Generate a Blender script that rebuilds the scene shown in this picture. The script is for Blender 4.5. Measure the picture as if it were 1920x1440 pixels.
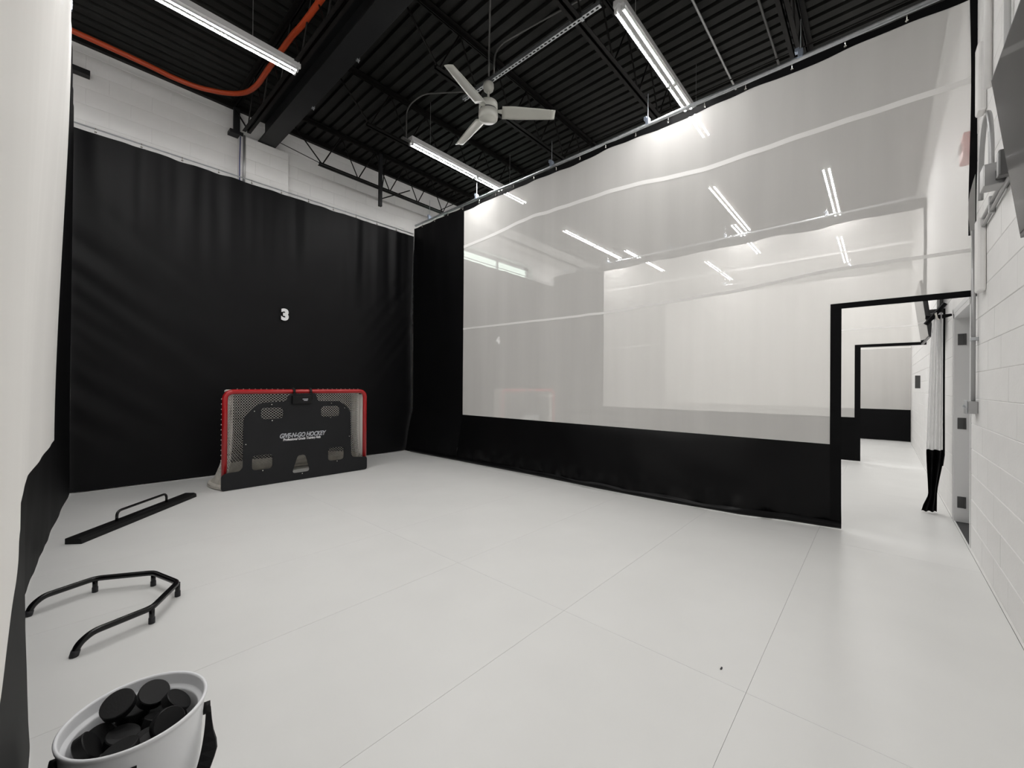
import bpy, math, random
from mathutils import Vector, Matrix, noise

scene = bpy.context.scene
for o in list(bpy.data.objects):
    bpy.data.objects.remove(o, do_unlink=True)
COL = scene.collection
random.seed(7)
PI = math.pi

# ------------------------------------------------------------------ camera
YAW, PITCH, ROLL, FPX, CAMH = 0.8375, 0.0040, 0.0079, 768.0, 1.2911
fwd = Vector((math.sin(YAW)*math.cos(PITCH), math.cos(YAW)*math.cos(PITCH), math.sin(PITCH)))
rgt = Vector((math.cos(YAW), -math.sin(YAW), 0))
upv = rgt.cross(fwd)
r2 = rgt*math.cos(ROLL) + upv*math.sin(ROLL)
u2 = -rgt*math.sin(ROLL) + upv*math.cos(ROLL)
cam = bpy.data.cameras.new('camera')
cam.sensor_width = 36.0
cam.lens = FPX/1920*36.0
cam.clip_start = 0.02
camo = bpy.data.objects.new('camera', cam)
COL.objects.link(camo)
M = Matrix((r2, u2, -fwd)).transposed().to_4x4()
M.translation = (0, 0, CAMH)
camo.matrix_world = M
scene.camera = camo

# ------------------------------------------------------------------ world and exposure
TUBE_POWER = 88.0
w = bpy.data.worlds.new('sky')
scene.world = w
w.use_nodes = True
bg = w.node_tree.nodes['Background']
bg.inputs[0].default_value = (0.86, 0.95, 0.88, 1)
bg.inputs[1].default_value = 1.1
vs = scene.view_settings
vs.view_transform = 'Standard'
vs.look = 'None'
vs.exposure = 0.9
vs.gamma = 1.0
vs.use_curve_mapping = False
scene.cycles.use_light_tree = False
scene.cycles.max_bounces = 6
scene.cycles.diffuse_bounces = 4
scene.cycles.glossy_bounces = 3
scene.cycles.use_adaptive_sampling = True
scene.cycles.adaptive_threshold = 0.06
scene.cycles.transparent_max_bounces = 24
scene.cycles.caustics_reflective = False
scene.cycles.caustics_refractive = False
scene.cycles.sample_clamp_indirect = 4.0

# ------------------------------------------------------------------ materials
def mat(name, col, rough=0.6, metal=0.0, var=0.0, vscale=3.0, bump=0.0, bscale=60.0, spec=0.5, coat=0.0, stretch=None):
    m = bpy.data.materials.new(name)
    m.use_nodes = True
    nt = m.node_tree
    b = nt.nodes['Principled BSDF']
    b.inputs['Base Color'].default_value = (*col, 1)
    b.inputs['Roughness'].default_value = rough
    b.inputs['Metallic'].default_value = metal
    b.inputs['Specular IOR Level'].default_value = spec
    b.inputs['Coat Weight'].default_value = coat
    tc = nt.nodes.new('ShaderNodeTexCoord')
    src = tc.outputs['Object']
    if stretch:
        mp = nt.nodes.new('ShaderNodeMapping')
        mp.inputs['Scale'].default_value = stretch
        nt.links.new(src, mp.inputs['Vector'])
        src = mp.outputs['Vector']
    if var > 0:
        n = nt.nodes.new('ShaderNodeTexNoise')
        n.inputs['Scale'].default_value = vscale
        n.inputs['Detail'].default_value = 5
        nt.links.new(src, n.inputs['Vector'])
        r = nt.nodes.new('ShaderNodeValToRGB')
        r.color_ramp.elements[0].position = 0.3
        r.color_ramp.elements[1].position = 0.7
        r.color_ramp.elements[0].color = (*[c*(1-var) for c in col], 1)
        r.color_ramp.elements[1].color = (*[min(1, c*(1+var)) for c in col], 1)
        nt.links.new(n.outputs['Fac'], r.inputs['Fac'])
        nt.links.new(r.outputs['Color'], b.inputs['Base Color'])
    if bump > 0:
        n2 = nt.nodes.new('ShaderNodeTexNoise')
        n2.inputs['Scale'].default_value = bscale
        n2.inputs['Detail'].default_value = 4
        nt.links.new(src, n2.inputs['Vector'])
        bp = nt.nodes.new('ShaderNodeBump')
        bp.inputs['Strength'].default_value = bump
        bp.inputs['Distance'].default_value = 0.01
        nt.links.new(n2.outputs['Fac'], bp.inputs['Height'])
        nt.links.new(bp.outputs['Normal'], b.inputs['Normal'])
    return m

def emit_mat(name, col, strength):
    m = bpy.data.materials.new(name)
    m.use_nodes = True
    nt = m.node_tree
    nt.nodes.remove(nt.nodes['Principled BSDF'])
    e = nt.nodes.new('ShaderNodeEmission')
    e.inputs[0].default_value = (*col, 1)
    e.inputs[1].default_value = strength
    nt.links.new(e.outputs[0], nt.nodes['Material Output'].inputs['Surface'])
    return m

def mesh_fabric(name, col, opac, thin=0.45):
    """open weave netting: part of the light goes straight through the holes"""
    m = bpy.data.materials.new(name)
    m.use_nodes = True
    nt = m.node_tree
    L = nt.links.new
    nt.nodes.remove(nt.nodes['Principled BSDF'])
    d = nt.nodes.new('ShaderNodeBsdfDiffuse'); d.inputs[0].default_value = (*col, 1)
    t = nt.nodes.new('ShaderNodeBsdfTranslucent'); t.inputs[0].default_value = (*col, 1)
    mx = nt.nodes.new('ShaderNodeMixShader'); mx.inputs[0].default_value = thin
    L(d.outputs[0], mx.inputs[1]); L(t.outputs[0], mx.inputs[2])
    tr = nt.nodes.new('ShaderNodeBsdfTransparent')
    mo = nt.nodes.new('ShaderNodeMixShader')
    tc = nt.nodes.new('ShaderNodeTexCoord')
    mp = nt.nodes.new('ShaderNodeMapping'); mp.inputs['Scale'].default_value = (1, 1.6, 0.12)
    L(tc.outputs['Object'], mp.inputs['Vector'])
    n = nt.nodes.new('ShaderNodeTexNoise'); n.inputs['Scale'].default_value = 2.4; n.inputs['Detail'].default_value = 6
    L(mp.outputs['Vector'], n.inputs['Vector'])
    mr = nt.nodes.new('ShaderNodeMapRange')
    mr.inputs['From Min'].default_value = 0.25; mr.inputs['From Max'].default_value = 0.75
    mr.inputs['To Min'].default_value = opac-0.035; mr.inputs['To Max'].default_value = opac+0.035
    L(n.outputs['Fac'], mr.inputs['Value'])
    lw = nt.nodes.new('ShaderNodeLayerWeight'); lw.inputs['Blend'].default_value = 0.5     # threads close up at glancing incidence
    pw = nt.nodes.new('ShaderNodeMath'); pw.operation = 'POWER'; pw.inputs[1].default_value = 1.6
    L(lw.outputs['Facing'], pw.inputs[0])
    ix = nt.nodes.new('ShaderNodeMix'); ix.data_type = 'FLOAT'; ix.inputs[3].default_value = 0.985
    L(pw.outputs[0], ix.inputs[0]); L(mr.outputs[0], ix.inputs[2]); L(ix.outputs[0], mo.inputs[0])
    L(tr.outputs[0], mo.inputs[1]); L(mx.outputs[0], mo.inputs[2])
    L(mo.outputs[0], nt.nodes['Material Output'].inputs['Surface'])
    return m

def glass_mat(name):
    m = bpy.data.materials.new(name)
    m.use_nodes = True
    nt = m.node_tree
    nt.nodes.remove(nt.nodes['Principled BSDF'])
    tr = nt.nodes.new('ShaderNodeBsdfTransparent'); tr.inputs[0].default_value = (.95, .98, .96, 1)
    g = nt.nodes.new('ShaderNodeBsdfGlossy'); g.inputs['Roughness'].default_value = .02
    mo = nt.nodes.new('ShaderNodeMixShader'); mo.inputs[0].default_value = .06
    nt.links.new(tr.outputs[0], mo.inputs[1]); nt.links.new(g.outputs[0], mo.inputs[2])
    nt.links.new(mo.outputs[0], nt.nodes['Material Output'].inputs['Surface'])
    return m

MT = dict(
    floor=mat('synthetic_ice', (.75, .75, .735), .36, var=.02, vscale=2.0, bump=.02, bscale=300, spec=.4),
    sub=mat('dark_subfloor', (.05, .05, .052), .8),
    wall=mat('white_wall_paint', (.82, .812, .80), .55, var=.03, vscale=4, bump=.12, bscale=45),
    grout=mat('painted_joint', (.76, .752, .74), .7),
    black=mat('black_vinyl', (.0036, .0036, .0041), .60, var=.15, vscale=2, bump=.05, bscale=120, spec=.10),
    hemvinyl=mat('folded_black_vinyl', (.0026, .0026, .0030), .36, bump=.12, bscale=9, spec=.17),
    backcloth=mat('black_backcloth', (.0050, .0050, .0057), .48, var=.12, vscale=2, bump=.05, bscale=260, spec=.16),
    net=mesh_fabric('white_mesh_netting', (.86, .846, .819), .615, .36),
    flapnet=mesh_fabric('tied_mesh_netting', (.80, .80, .80), .55, .40),
    seam=mat('white_webbing', (.86, .85, .83), .7),
    deck=mat('black_deck_paint', (.012, .012, .011), .55, var=.3, vscale=5, bump=.05, spec=.2),
    steel=mat('black_joist_paint', (.0055, .0046, .0042), .5, var=.3, vscale=8, spec=.2),
    beam=mat('charcoal_beam_paint', (.016, .0165, .0175), .45, var=.15, vscale=4, spec=.25),
    galv=mat('galvanised_steel', (.50, .52, .54), .38, .9, var=.12, vscale=20),
    conduit=mat('grey_conduit', (.42, .42, .42), .42, .6),
    dkconduit=mat('dusty_conduit', (.10, .098, .095), .5, .3),
    fixture=mat('white_enamel', (.55, .55, .55), .4),
    tube=emit_mat('lamp_tube', (1.0, .985, .97), TUBE_POWER),
    fan=mat('cream_fan_enamel', (.46, .46, .42), .35, var=.05),
    orange=mat('orange_conduit', (.42, .050, .010), .45),
    red=mat('red_goal_paint', (.36, .006, .009), .28, coat=.2),
    cord=mat('white_net_cord', (.72, .70, .66), .8),
    skirt=mat('goal_skirt_canvas', (.62, .59, .53), .85, var=.15, vscale=12),
    board=mat('charcoal_tutor_board', (.0085, .009, .0105), .5, var=.1, spec=.3),
    white=mat('white_print', (.85, .85, .86), .5),
    greyprint=mat('grey_print', (.42, .43, .46), .5),
    rubber=mat('black_rubber', (.0034, .0034, .0038), .55, var=.2, vscale=30, bump=.05, bscale=200, spec=.3),
    tubeblack=mat('black_powder_coat', (.004, .004, .0045), .25, spec=.4),
    cap=mat('grey_rubber_cap', (.025, .025, .028), .5, spec=.3),
    bucket=mat('white_bucket_plastic', (.84, .85, .87), .30, spec=.5),
    screen=mat('television_screen', (.010, .009, .011), .06, spec=.1),
    bezel=mat('television_bezel', (.02, .02, .022), .35),
    door=mat('grey_white_door_paint', (.66, .66, .66), .45),
    hinge=mat('dark_steel_hinge', (.09, .09, .09), .4, .7),
    hook=mat('nickel_hook', (.75, .73, .68), .25, 1.0),
    alarm=mat('red_alarm_plastic', (.55, .03, .03), .4),
    glass=glass_mat('window_glass'),
    blue=mat('blue_cable', (.04, .06, .22), .5),
    clip=mat('blue_zinc_clamp', (.42, .48, .58), .35, .8),
)

# ------------------------------------------------------------------ helpers
WL = {}   # world location of parents

class MB:
    def __init__(s):
        s.v = []; s.f = []
    def add(s, vs, fs):
        n = len(s.v)
        s.v += [Vector(p) for p in vs]
        s.f += [tuple(i+n for i in f) for f in fs]
        return s
    def box(s, a, b):
        x0, y0, z0 = a; x1, y1, z1 = b
        return s.add([(x0,y0,z0),(x1,y0,z0),(x1,y1,z0),(x0,y1,z0),(x0,y0,z1),(x1,y0,z1),(x1,y1,z1),(x0,y1,z1)],
                     [(0,3,2,1),(4,5,6,7),(0,1,5,4),(1,2,6,5),(2,3,7,6),(3,0,4,7)])
    def bbox(s, a, b, e=.004):
        """box with chamfered edges"""
        import bmesh
        bm = bmesh.new()
        bmesh.ops.create_cube(bm, size=1)
        c = [(a[i]+b[i])/2 for i in range(3)]; d = [abs(b[i]-a[i]) for i in range(3)]
        for v in bm.verts:
            v.co = Vector([c[i]+v.co[i]*d[i] for i in range(3)])
        bmesh.ops.bevel(bm, geom=list(bm.edges), offset=min(e, min(d)*.45), segments=2, affect='EDGES', profile=.5)
        bm.verts.index_update()
        s.add([v.co.copy() for v in bm.verts], [[v.index for v in f.verts] for f in bm.faces])
        bm.free()
        return s
    def tube(s, pts, r, n=8, caps=True, closed=False):
        pts = [Vector(p) for p in pts]
        N = len(pts)
        rs = r if isinstance(r, (list, tuple)) else [r]*N
        rings = []
        prev = None
        for i, p in enumerate(pts):
            if closed:
                t = pts[(i+1) % N]-pts[i-1]
            else:
                t = (pts[min(i+1, N-1)]-pts[max(i-1, 0)])
            t.normalize()
            if prev is None:
                a = Vector((0, 0, 1)) if abs(t.z) < .9 else Vector((1, 0, 0))
                prev = (a - t*a.dot(t)).normalized()
            else:
                prev = (prev - t*prev.dot(t)).normalized()
            q = t.cross(prev)
            rings.append([p + (prev*math.cos(2*PI*k/n) + q*math.sin(2*PI*k/n))*rs[i] for k in range(n)])
        vs = [v for R in rings for v in R]
        fs = []
        for i in range(N if closed else N-1):
            j = (i+1) % N
            for k in range(n):
                l = (k+1) % n
                fs.append((i*n+k, i*n+l, j*n+l, j*n+k))
        if caps and not closed:
            fs.append(tuple(reversed(range(n)))); fs.append(tuple((N-1)*n+k for k in range(n)))
        return s.add(vs, fs)
    def lathe(s, prof, c=(0, 0, 0), n=48, close=False):
        vs = []; fs = []
        for r, z in prof:
            for k in range(n):
                a = 2*PI*k/n
                vs.append((c[0]+r*math.cos(a), c[1]+r*math.sin(a), c[2]+z))
        m = len(prof)
        for i in range(m-1):
            for k in range(n):
                l = (k+1) % n
                fs.append((i*n+k, i*n+l, (i+1)*n+l, (i+1)*n+k))
        if close:
            for k in range(n):
                l = (k+1) % n
                fs.append(((m-1)*n+k, (m-1)*n+l, l, k))
        return s.add(vs, fs)
    def grid(s, us, ws, fn, keep=None):
        nu = len(us); nw = len(ws)
        vs = [fn(a, b) for a in us for b in ws]
        fs = []
        for i in range(nu-1):
            for j in range(nw-1):
                if keep and not keep((us[i]+us[i+1])/2, (ws[j]+ws[j+1])/2):
                    continue
                fs.append((i*nw+j, (i+1)*nw+j, (i+1)*nw+j+1, i*nw+j+1))
        return s.add(vs, fs)
    def mesh(s, name, m, origin=(0, 0, 0), smooth=False):
        me = bpy.data.meshes.new(name)
        o = Vector(origin)
        me.from_pydata([tuple(v-o) for v in s.v], [], s.f)
        me.materials.append(m if not isinstance(m, str) else MT[m])
        if smooth:
            for p in me.polygons: p.use_smooth = True
        me.update()
        return me
    def build(s, name, m, parent=None, smooth=False, origin=None):
        if parent is not None:
            pl = WL[parent.name]
            org = pl
            me = s.mesh(name, m, org, smooth)
            o = bpy.data.objects.new(name, me)
            COL.objects.link(o)
            o.parent = parent
            WL[o.name] = pl
        else:
            org = Vector(origin) if origin is not None else Vector((0, 0, 0))
            me = s.mesh(name, m, org, smooth)
            o = bpy.data.objects.new(name, me)
            COL.objects.link(o)
            o.location = org
            WL[o.name] = org
        return o

def place(name, me, loc, parent=None):
    """link an object that shares the mesh me, its origin at loc (world)"""
    o = bpy.data.objects.new(name, me)
    COL.objects.link(o)
    l = Vector(loc)
    if parent is not None:
        o.parent = parent
        o.location = l-WL[parent.name]
    else:
        o.location = l
    WL[o.name] = l
    return o

def tag(o, label=None, cat=None, group=None, kind=None):
    if label: o['label'] = label
    if cat: o['category'] = cat
    if group: o['group'] = group
    if kind: o['kind'] = kind
    return o

def thing(name, loc, label, cat, group=None, kind=None):
    o = bpy.data.objects.new(name, None)
    o.empty_display_size = .1
    COL.objects.link(o)
    o.location = loc
    WL[o.name] = Vector(loc)
    return tag(o, label, cat, group, kind)

def dup(root, delta, label, group=None, parent=None):
    r = root.copy(); COL.objects.link(r)
    r.location = Vector(root.location)+Vector(delta)
    WL[r.name] = WL[root.name]+Vector(delta)
    r['label'] = label
    if group: r['group'] = group
    for ch in list(root.children):
        c = ch.copy(); COL.objects.link(c); c.parent = r
        for g in list(ch.children):
            d = g.copy(); COL.objects.link(d); d.parent = c
    return r

def lin(a, b, n):
    return [a+(b-a)*i/n for i in range(n+1)]

def interp(tab, x):
    if x <= tab[0][0]: return tab[0][1]
    for (x0, y0), (x1, y1) in zip(tab, tab[1:]):
        if x <= x1:
            t = (x-x0)/(x1-x0); t = t*t*(3-2*t)*.5+t*.5
            return y0+(y1-y0)*t
    return tab[-1][1]

def ns(x, y, z=0.):
    return noise.noise(Vector((x, y, z)))

def arc_path(pts, rad, n=6):
    """polyline with rounded corners"""
    P = [Vector(p) for p in pts]
    out = [P[0]]
    for a, b, c in zip(P, P[1:], P[2:]):
        d1 = (a-b); d2 = (c-b)
        r = min(rad, d1.length*.48, d2.length*.48)
        s1 = b+d1.normalized()*r; s2 = b+d2.normalized()*r
        for i in range(n+1):
            t = i/n
            out.append(s1*(1-t)**2+b*2*t*(1-t)+s2*t*t)
    out.append(P[-1])
    return out

def text_mesh(name, body, size, extrude, m, offset=0.0, shear=0.0, spacing=1.0):
    cu = bpy.data.curves.new(name, 'FONT')
    cu.body = body; cu.size = size; cu.extrude = extrude; cu.offset = offset; cu.shear = shear
    cu.space_character = spacing
    cu.align_x = 'CENTER'; cu.align_y = 'CENTER'
    cu.resolution_u = 4
    o = bpy.data.objects.new(name, cu)
    COL.objects.link(o)
    dg = bpy.context.evaluated_depsgraph_get()
    me = bpy.data.meshes.new_from_object(o.evaluated_get(dg))
    bpy.data.objects.remove(o, do_unlink=True)
    me.materials.clear(); me.materials.append(MT[m])
    return me

# ------------------------------------------------------------------ dimensions (metres, camera stands over the origin)
XL, XB, XC, XD = 0.0, 4.722, 9.40, 13.78       # divider curtains
YA = 6.943                                      # black back curtains
YW = 7.20                                       # block wall behind them
YR = -0.544                                     # block wall at the near side
XMIN, XMAX = -4.9, 14.9
ZDECK = 5.45

# ------------------------------------------------------------------ floor
fl = thing('floor', (0, 0, 0), 'glossy white synthetic ice floor of large rectangular panels', None, kind='structure')
MB().box((XMIN, YR-.7, -.10), (XMAX, YW+.3, -.012)).build('subfloor', 'sub', fl)
PW, PH = 2.40, .930
pm = MB()
e = .0006
x0, x1, y0, y1 = e, PW-e, e, PH-e
pm.box((x0, y0, -.011), (x1, y1, 0))
pme = pm.mesh('floor_panel', 'floor')
i0 = -2
for i in range(i0, 7):
    for j in range(-1, 8):
        X = -.44+PW*i; Y = .42+PH*(j)
        if j == -1:
            continue
        if X+PW > XMAX+.9: continue
        place('floor_panel', pme, (X, Y, 0), fl)
# the cut row of panels along the near wall
pm2 = MB()
y0, y1 = YR+.014, .42-e
pm2.add([(x0,y0,-.011),(x1,y0,-.011),(x1,y1,-.011),(x0,y1,-.011),(x0,y0,0),(x1,y0,0),(x1,y1,0),(x0,y1,0)],
        [(0,1,5,4),(1,2,6,5),(2,3,7,6),(3,0,4,7),(4,5,6,7)])
pme2 = pm2.mesh('floor_panel', 'floor')
for i in range(i0, 7):
    place('floor_panel', pme2, (-.44+PW*i, 0, 0), fl)

# ------------------------------------------------------------------ walls of painted concrete block
def block_mesh(w, h, axis):
    """front face of one block, proud of the joint by 7 mm; axis 'B' faces -Y, 'R' faces +Y"""
    b = MB(); d = .004; c = .003; cx_ = .0012
    s = -1 if axis == 'B' else 1
    P = [(-w/2, 0, -h/2), (w/2, 0, -h/2), (w/2, 0, h/2), (-w/2, 0, h/2),
         (-w/2, s*(d-c), -h/2), (w/2, s*(d-c), -h/2), (w/2, s*(d-c), h/2), (-w/2, s*(d-c), h/2),
         (-w/2+cx_, s*d, -h/2+c), (w/2-cx_, s*d, -h/2+c), (w/2-cx_, s*d, h/2-c), (-w/2+cx_, s*d, h/2-c)]
    F = [(0,1,5,4),(1,2,6,5),(2,3,7,6),(3,0,4,7),(4,5,9,8),(5,6,10,9),(6,7,11,10),(7,4,8,11),(8,9,10,11)]
    if s > 0: F = [tuple(reversed(f)) for f in F]
    return b.add(P, F)

def courses(x0, x1, z0, z1, cw=.406, ch=.203):
    k0 = int(math.floor(z0/ch)); out = []
    k = k0
    while k*ch < z1-.01:
        za, zb = max(z0, k*ch), min(z1, (k+1)*ch)
        off = (k % 2)*cw/2
        i = int(math.floor((x0-off)/cw))
        while i*cw+off < x1-.005:
            xa, xb = max(x0, i*cw+off), min(x1, (i+1)*cw+off)
            if xb-xa > .03 and zb-za > .03:
                out.append((xa, xb, za, zb))
            i += 1
        k += 1
    return out

BLK = {}
def lay_blocks(parent, rects, y, axis, as_parts):
    stuff = MB()
    for (xa, xb, za, zb) in rects:
        w_, h_ = round(xb-xa-.0006, 4), round(zb-za-.002, 4)
        cx, cz = (xa+xb)/2, (za+zb)/2
        if as_parts:
            key = (w_, h_, axis)
            if key not in BLK:
                BLK[key] = block_mesh(w_, h_, axis).mesh('concrete_block', 'wall')
            jit = random.uniform(-.0006, .0006)
            place('concrete_block', BLK[key], (cx, y+jit, cz), parent)
        else:
            b = block_mesh(w_, h_, axis)
            stuff.add([v+Vector((cx, y, cz)) for v in b.v], b.f)
    if not as_parts and stuff.v:
        o = stuff.build('concrete_blocks', 'wall', parent)
        o['kind'] = 'stuff'

wb = thing('wall_back', (0, YW, 0), 'white painted concrete block wall above the black back curtain', None, kind='structure')
yj = YW+.004
WX0, WX1, WZ0, WZ1 = 5.15, 8.84, 3.85, 4.60        # high window in the next bay
m_ = MB()
m_.box((XMIN, yj, -.05), (WX0, YW+.3, 5.38)).box((WX1, yj, -.05), (XMAX, YW+.3, 5.38))
m_.box((WX0, yj, -.05), (WX1, YW+.3, WZ0)).box((WX0, yj, WZ1), (WX1, YW+.3, 5.38))
m_.build('wall_core', 'grout', wb)
lay_blocks(wb, courses(-.5, 5.15, 4.06, 5.38), yj, 'B', True)
rest = courses(WX1, XMAX, 4.06, 5.38)+courses(WX0, WX1, WZ1, 5.38)
lay_blocks(wb, rest, yj, 'B', False)
# pilaster under the beam
pil = MB().box((1.785, 7.085, 0), (2.455, YW+.02, 4.99)).build('pilaster_core', 'grout', wb)
for k in range(20, 25):
    z0, z1 = k*.203, min(4.99, (k+1)*.203)
    for (xa, xb) in (((1.785, 2.19), (2.19, 2.455)) if k % 2 else ((1.785, 1.99), (1.99, 2.455))):
        key = (round(xb-xa-.002, 4), round(z1-z0-.004, 4), 'B')
        if key not in BLK:
            BLK[key] = block_mesh(key[0], key[1], 'B').mesh('concrete_block', 'wall')
        place('concrete_block', BLK[key], ((xa+xb)/2, 7.085, (z0+z1)/2), wb)

DX0, DX1, DZ = 4.96, 5.93, 2.03                     # door opening in the near wall
wr = thing('wall_right', (0, YR, 0), 'white painted concrete block wall with a door, running past all bays', None, kind='structure')
yj2 = YR-.004
m_ = MB()
m_.box((XMIN, yj2-.25, -.05), (DX0, yj2, 5.5)).box((DX1, yj2-.25, -.05), (XMAX, yj2, 5.5)).box((DX0, yj2-.25, DZ), (DX1, yj2, 5.5))
m_.build('wall_core', 'grout', wr)
def not_door(r):
    return not (r[0] >= DX0-.01 and r[1] <= DX1+.01 and r[3] <= DZ+.01)
near = courses(2.55, DX0, 0, 4.466)+courses(DX1, 6.35, 0, 4.466)+courses(DX0, DX1, DZ, 4.466)
lay_blocks(wr, near, yj2, 'R', True)
lay_blocks(wr, courses(6.35, XMAX, 0, 5.45)+courses(-.8, 2.55, 0, 5.45)+courses(2.55, 6.35, 4.466, 5.45), yj2, 'R', False)

for nm, xa, xb, lb in (('wall_left', XMIN-.2, XMIN, 'white wall closing the far left bay'), ('wall_far', XMAX, XMAX+.2, 'white wall behind the last divider curtain')):
    o = MB().box((xa, YR-.3, -.05), (xb, YW+.3, 5.5)).build(nm, 'wall')
    tag(o, lb, kind='structure')
tr = MB().bbox((XMIN, YR, 0), (XMAX, YR+.013, .006), .002).build('trim_1', 'floor')
tag(tr, 'thin white edge strip between ice panels and block wall', kind='structure')

# window in the back wall of the next bay
wn = thing('window_1', (WX0, YW, WZ0), 'long high window glowing with daylight behind the mesh', None, kind='structure')
m_ = MB()
m_.box((WX0, YW-.01, WZ1-.03), (WX1, YW+.26, WZ1)).box((WX1-.03, YW-.01, WZ0), (WX1, YW+.26, WZ1)).box((WX0, YW-.01, WZ0), (WX0+.03, YW+.26, WZ1)).box((WX0, YW-.01, WZ0), (WX1, YW+.26, WZ0+.03))
m_.build('window_reveal', 'fixture', wn)
m_ = MB()
m_.box((WX0+.03, YW+.18, WZ1-.09), (WX1-.03, YW+.23, WZ1-.03)).box((WX0+.03, YW+.18, WZ0+.03), (WX1-.03, YW+.23, WZ0+.08))
for xx in (WX0+.03, 6.36, 7.58, WX1-.08):
    m_.box((xx, YW+.18, WZ0+.03), (xx+.05, YW+.23, WZ1-.03))
m_.build('window_frame', 'conduit', wn)
for xa, xb in ((WX0+.08, 6.36), (6.41, 7.58), (7.63, WX1-.08)):
    MB().box((xa, YW+.20, WZ0+.08), (xb, YW+.206, WZ1-.09)).build('pane', 'glass', wn)

# door in the near wall
dr = thing('door_1', (DX1, YR, 0), 'grey-white metal door recessed in the near block wall', None, kind='structure')
m_ = MB()
m_.box((DX1-.045, YR-.14, 0), (DX1, YR+.012, DZ)).box((DX0, YR-.14, 0), (DX0+.045, YR+.004, DZ)).box((DX0, YR-.14, DZ-.045), (DX1, YR+.012, DZ))
m_.box((DX1, YR-.02, 0), (DX1+.045, YR+.014, DZ+.045)).box((DX0, YR-.02, DZ), (DX1+.045, YR+.014, DZ+.045))
m_.build('door_frame', 'door', dr)
MB().bbox((DX0+.045, YR-.15, .012), (DX1-.045, YR-.105, DZ-.05), .004).build('door_leaf', 'door', dr)
for zc in (1.775, .958, .192):
    m_ = MB().bbox((DX1-.050, YR-.060, zc-.055), (DX1-.0445, YR-.012, zc+.055), .001)
    m_.tube([(DX1-.052, YR-.062, zc-.055), (DX1-.052, YR-.062, zc+.055)], .007, 8)
    m_.build('hinge', 'hinge', dr)
MB().box((DX0, YR-.15, -.012), (DX1, YR+.012, -.004)).build('threshold', 'sub', dr)

# ------------------------------------------------------------------ ceiling deck
ce = thing('ceiling', (0, 0, ZDECK), 'black painted corrugated steel roof deck', None, kind='structure')
def deck_profile(length):
    """cross section points (u, z) of a 0.914 m sheet, wide low flats and narrow flutes"""
    P = []
    pitch = .1524
    for k in range(6):
        u = k*pitch
        P += [(u, 0), (u+.098, 0), (u+.108, .038), (u+.142, .038)]
    P.append((6*pitch, 0))
    return P
prof = deck_profile(1)
def deck_sheet(along, length):
    b = MB()
    n = len(prof)
    for t in (0, length):
        for u, z in prof:
            b.v.append(Vector((u, t, z)) if along == 'Y' else Vector((t, u, z)))
    for i in range(n-1):
        b.f.append((i, i+1, n+i+1, n+i) if along == 'X' else (i, n+i, n+i+1, i+1))
    return b
shY = deck_sheet('Y', YW+.3-(YR-.3)).mesh('deck_panel', 'deck')
x = 2.02
while x < XMAX+.2:
    place('deck_panel', shY, (x, YR-.3, ZDECK), ce); x += .9144
shX = deck_sheet('X', 2.02-(XMIN-.2)+.02).mesh('deck_panel', 'deck')
y = YR-.3
while y < YW+.2:
    place('deck_panel', shX, (XMIN-.2, y, ZDECK+.002), ce); y += .9144
MB().box((XMIN-.2, YR-.3, ZDECK+.06), (XMAX+.2, YW+.3, ZDECK+.12)).build('roof_slab', 'deck', ce)
MB().box((XMIN, YW-.06, 5.375), (XMAX, YW+.3, 5.462)).build('wall_ledger', 'steel', ce)

# steel beam
bmx = thing('steel_beam', (2.15, 7.1, 5.0), 'wide black steel beam crossing the ceiling onto the pilaster', 'beam')
MB().bbox((2.03, YR, 5.0), (2.27, 7.18, 5.022), .003).build('bottom_flange', 'beam', bmx)
MB().box((2.143, YR, 5.022), (2.157, 7.18, 5.36)).build('web_plate', 'beam', bmx)
MB().bbox((2.03, YR, 5.36), (2.27, 7.18, 5.382), .003).build('top_flange', 'beam', bmx)
for yy in (5.675, 4.452):
    MB().bbox((2.25, yy-.02, 4.985), (2.285, yy+.02, 5.035), .004).tube([(2.275, yy, 4.97), (2.275, yy, 5.045)], .006, 6).build('flange_clamp', 'galv', bmx)

# open web joists
def angle_pair(b, p0, p1, leg, z, up):
    """two back to back angles along the segment p0-p1 (horizontal)"""
    d = (Vector(p1)-Vector(p0)); d.z = 0; d.normalize(); q = Vector((-d.y, d.x, 0))
    t = .006
    for s in (-1, 1):
        for (a0, a1, h0, h1) in ((.008, .008+t, 0, leg), (.008, .008+leg, 0 if up < 0 else leg-t, t if up < 0 else leg)):
            vs = []
            for P in (p0, p1):
                for (aa, hh) in ((a0, h0), (a1, h0), (a1, h1), (a0, h1)):
                    v = Vector((P[0], P[1], z))+q*(s*aa)+Vector((0, 0, hh)); vs.append(v)
            b.add(vs, [(0,1,2,3),(7,6,5,4),(0,4,5,1),(1,5,6,2),(2,6,7,3),(3,7,4,0)])

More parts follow.
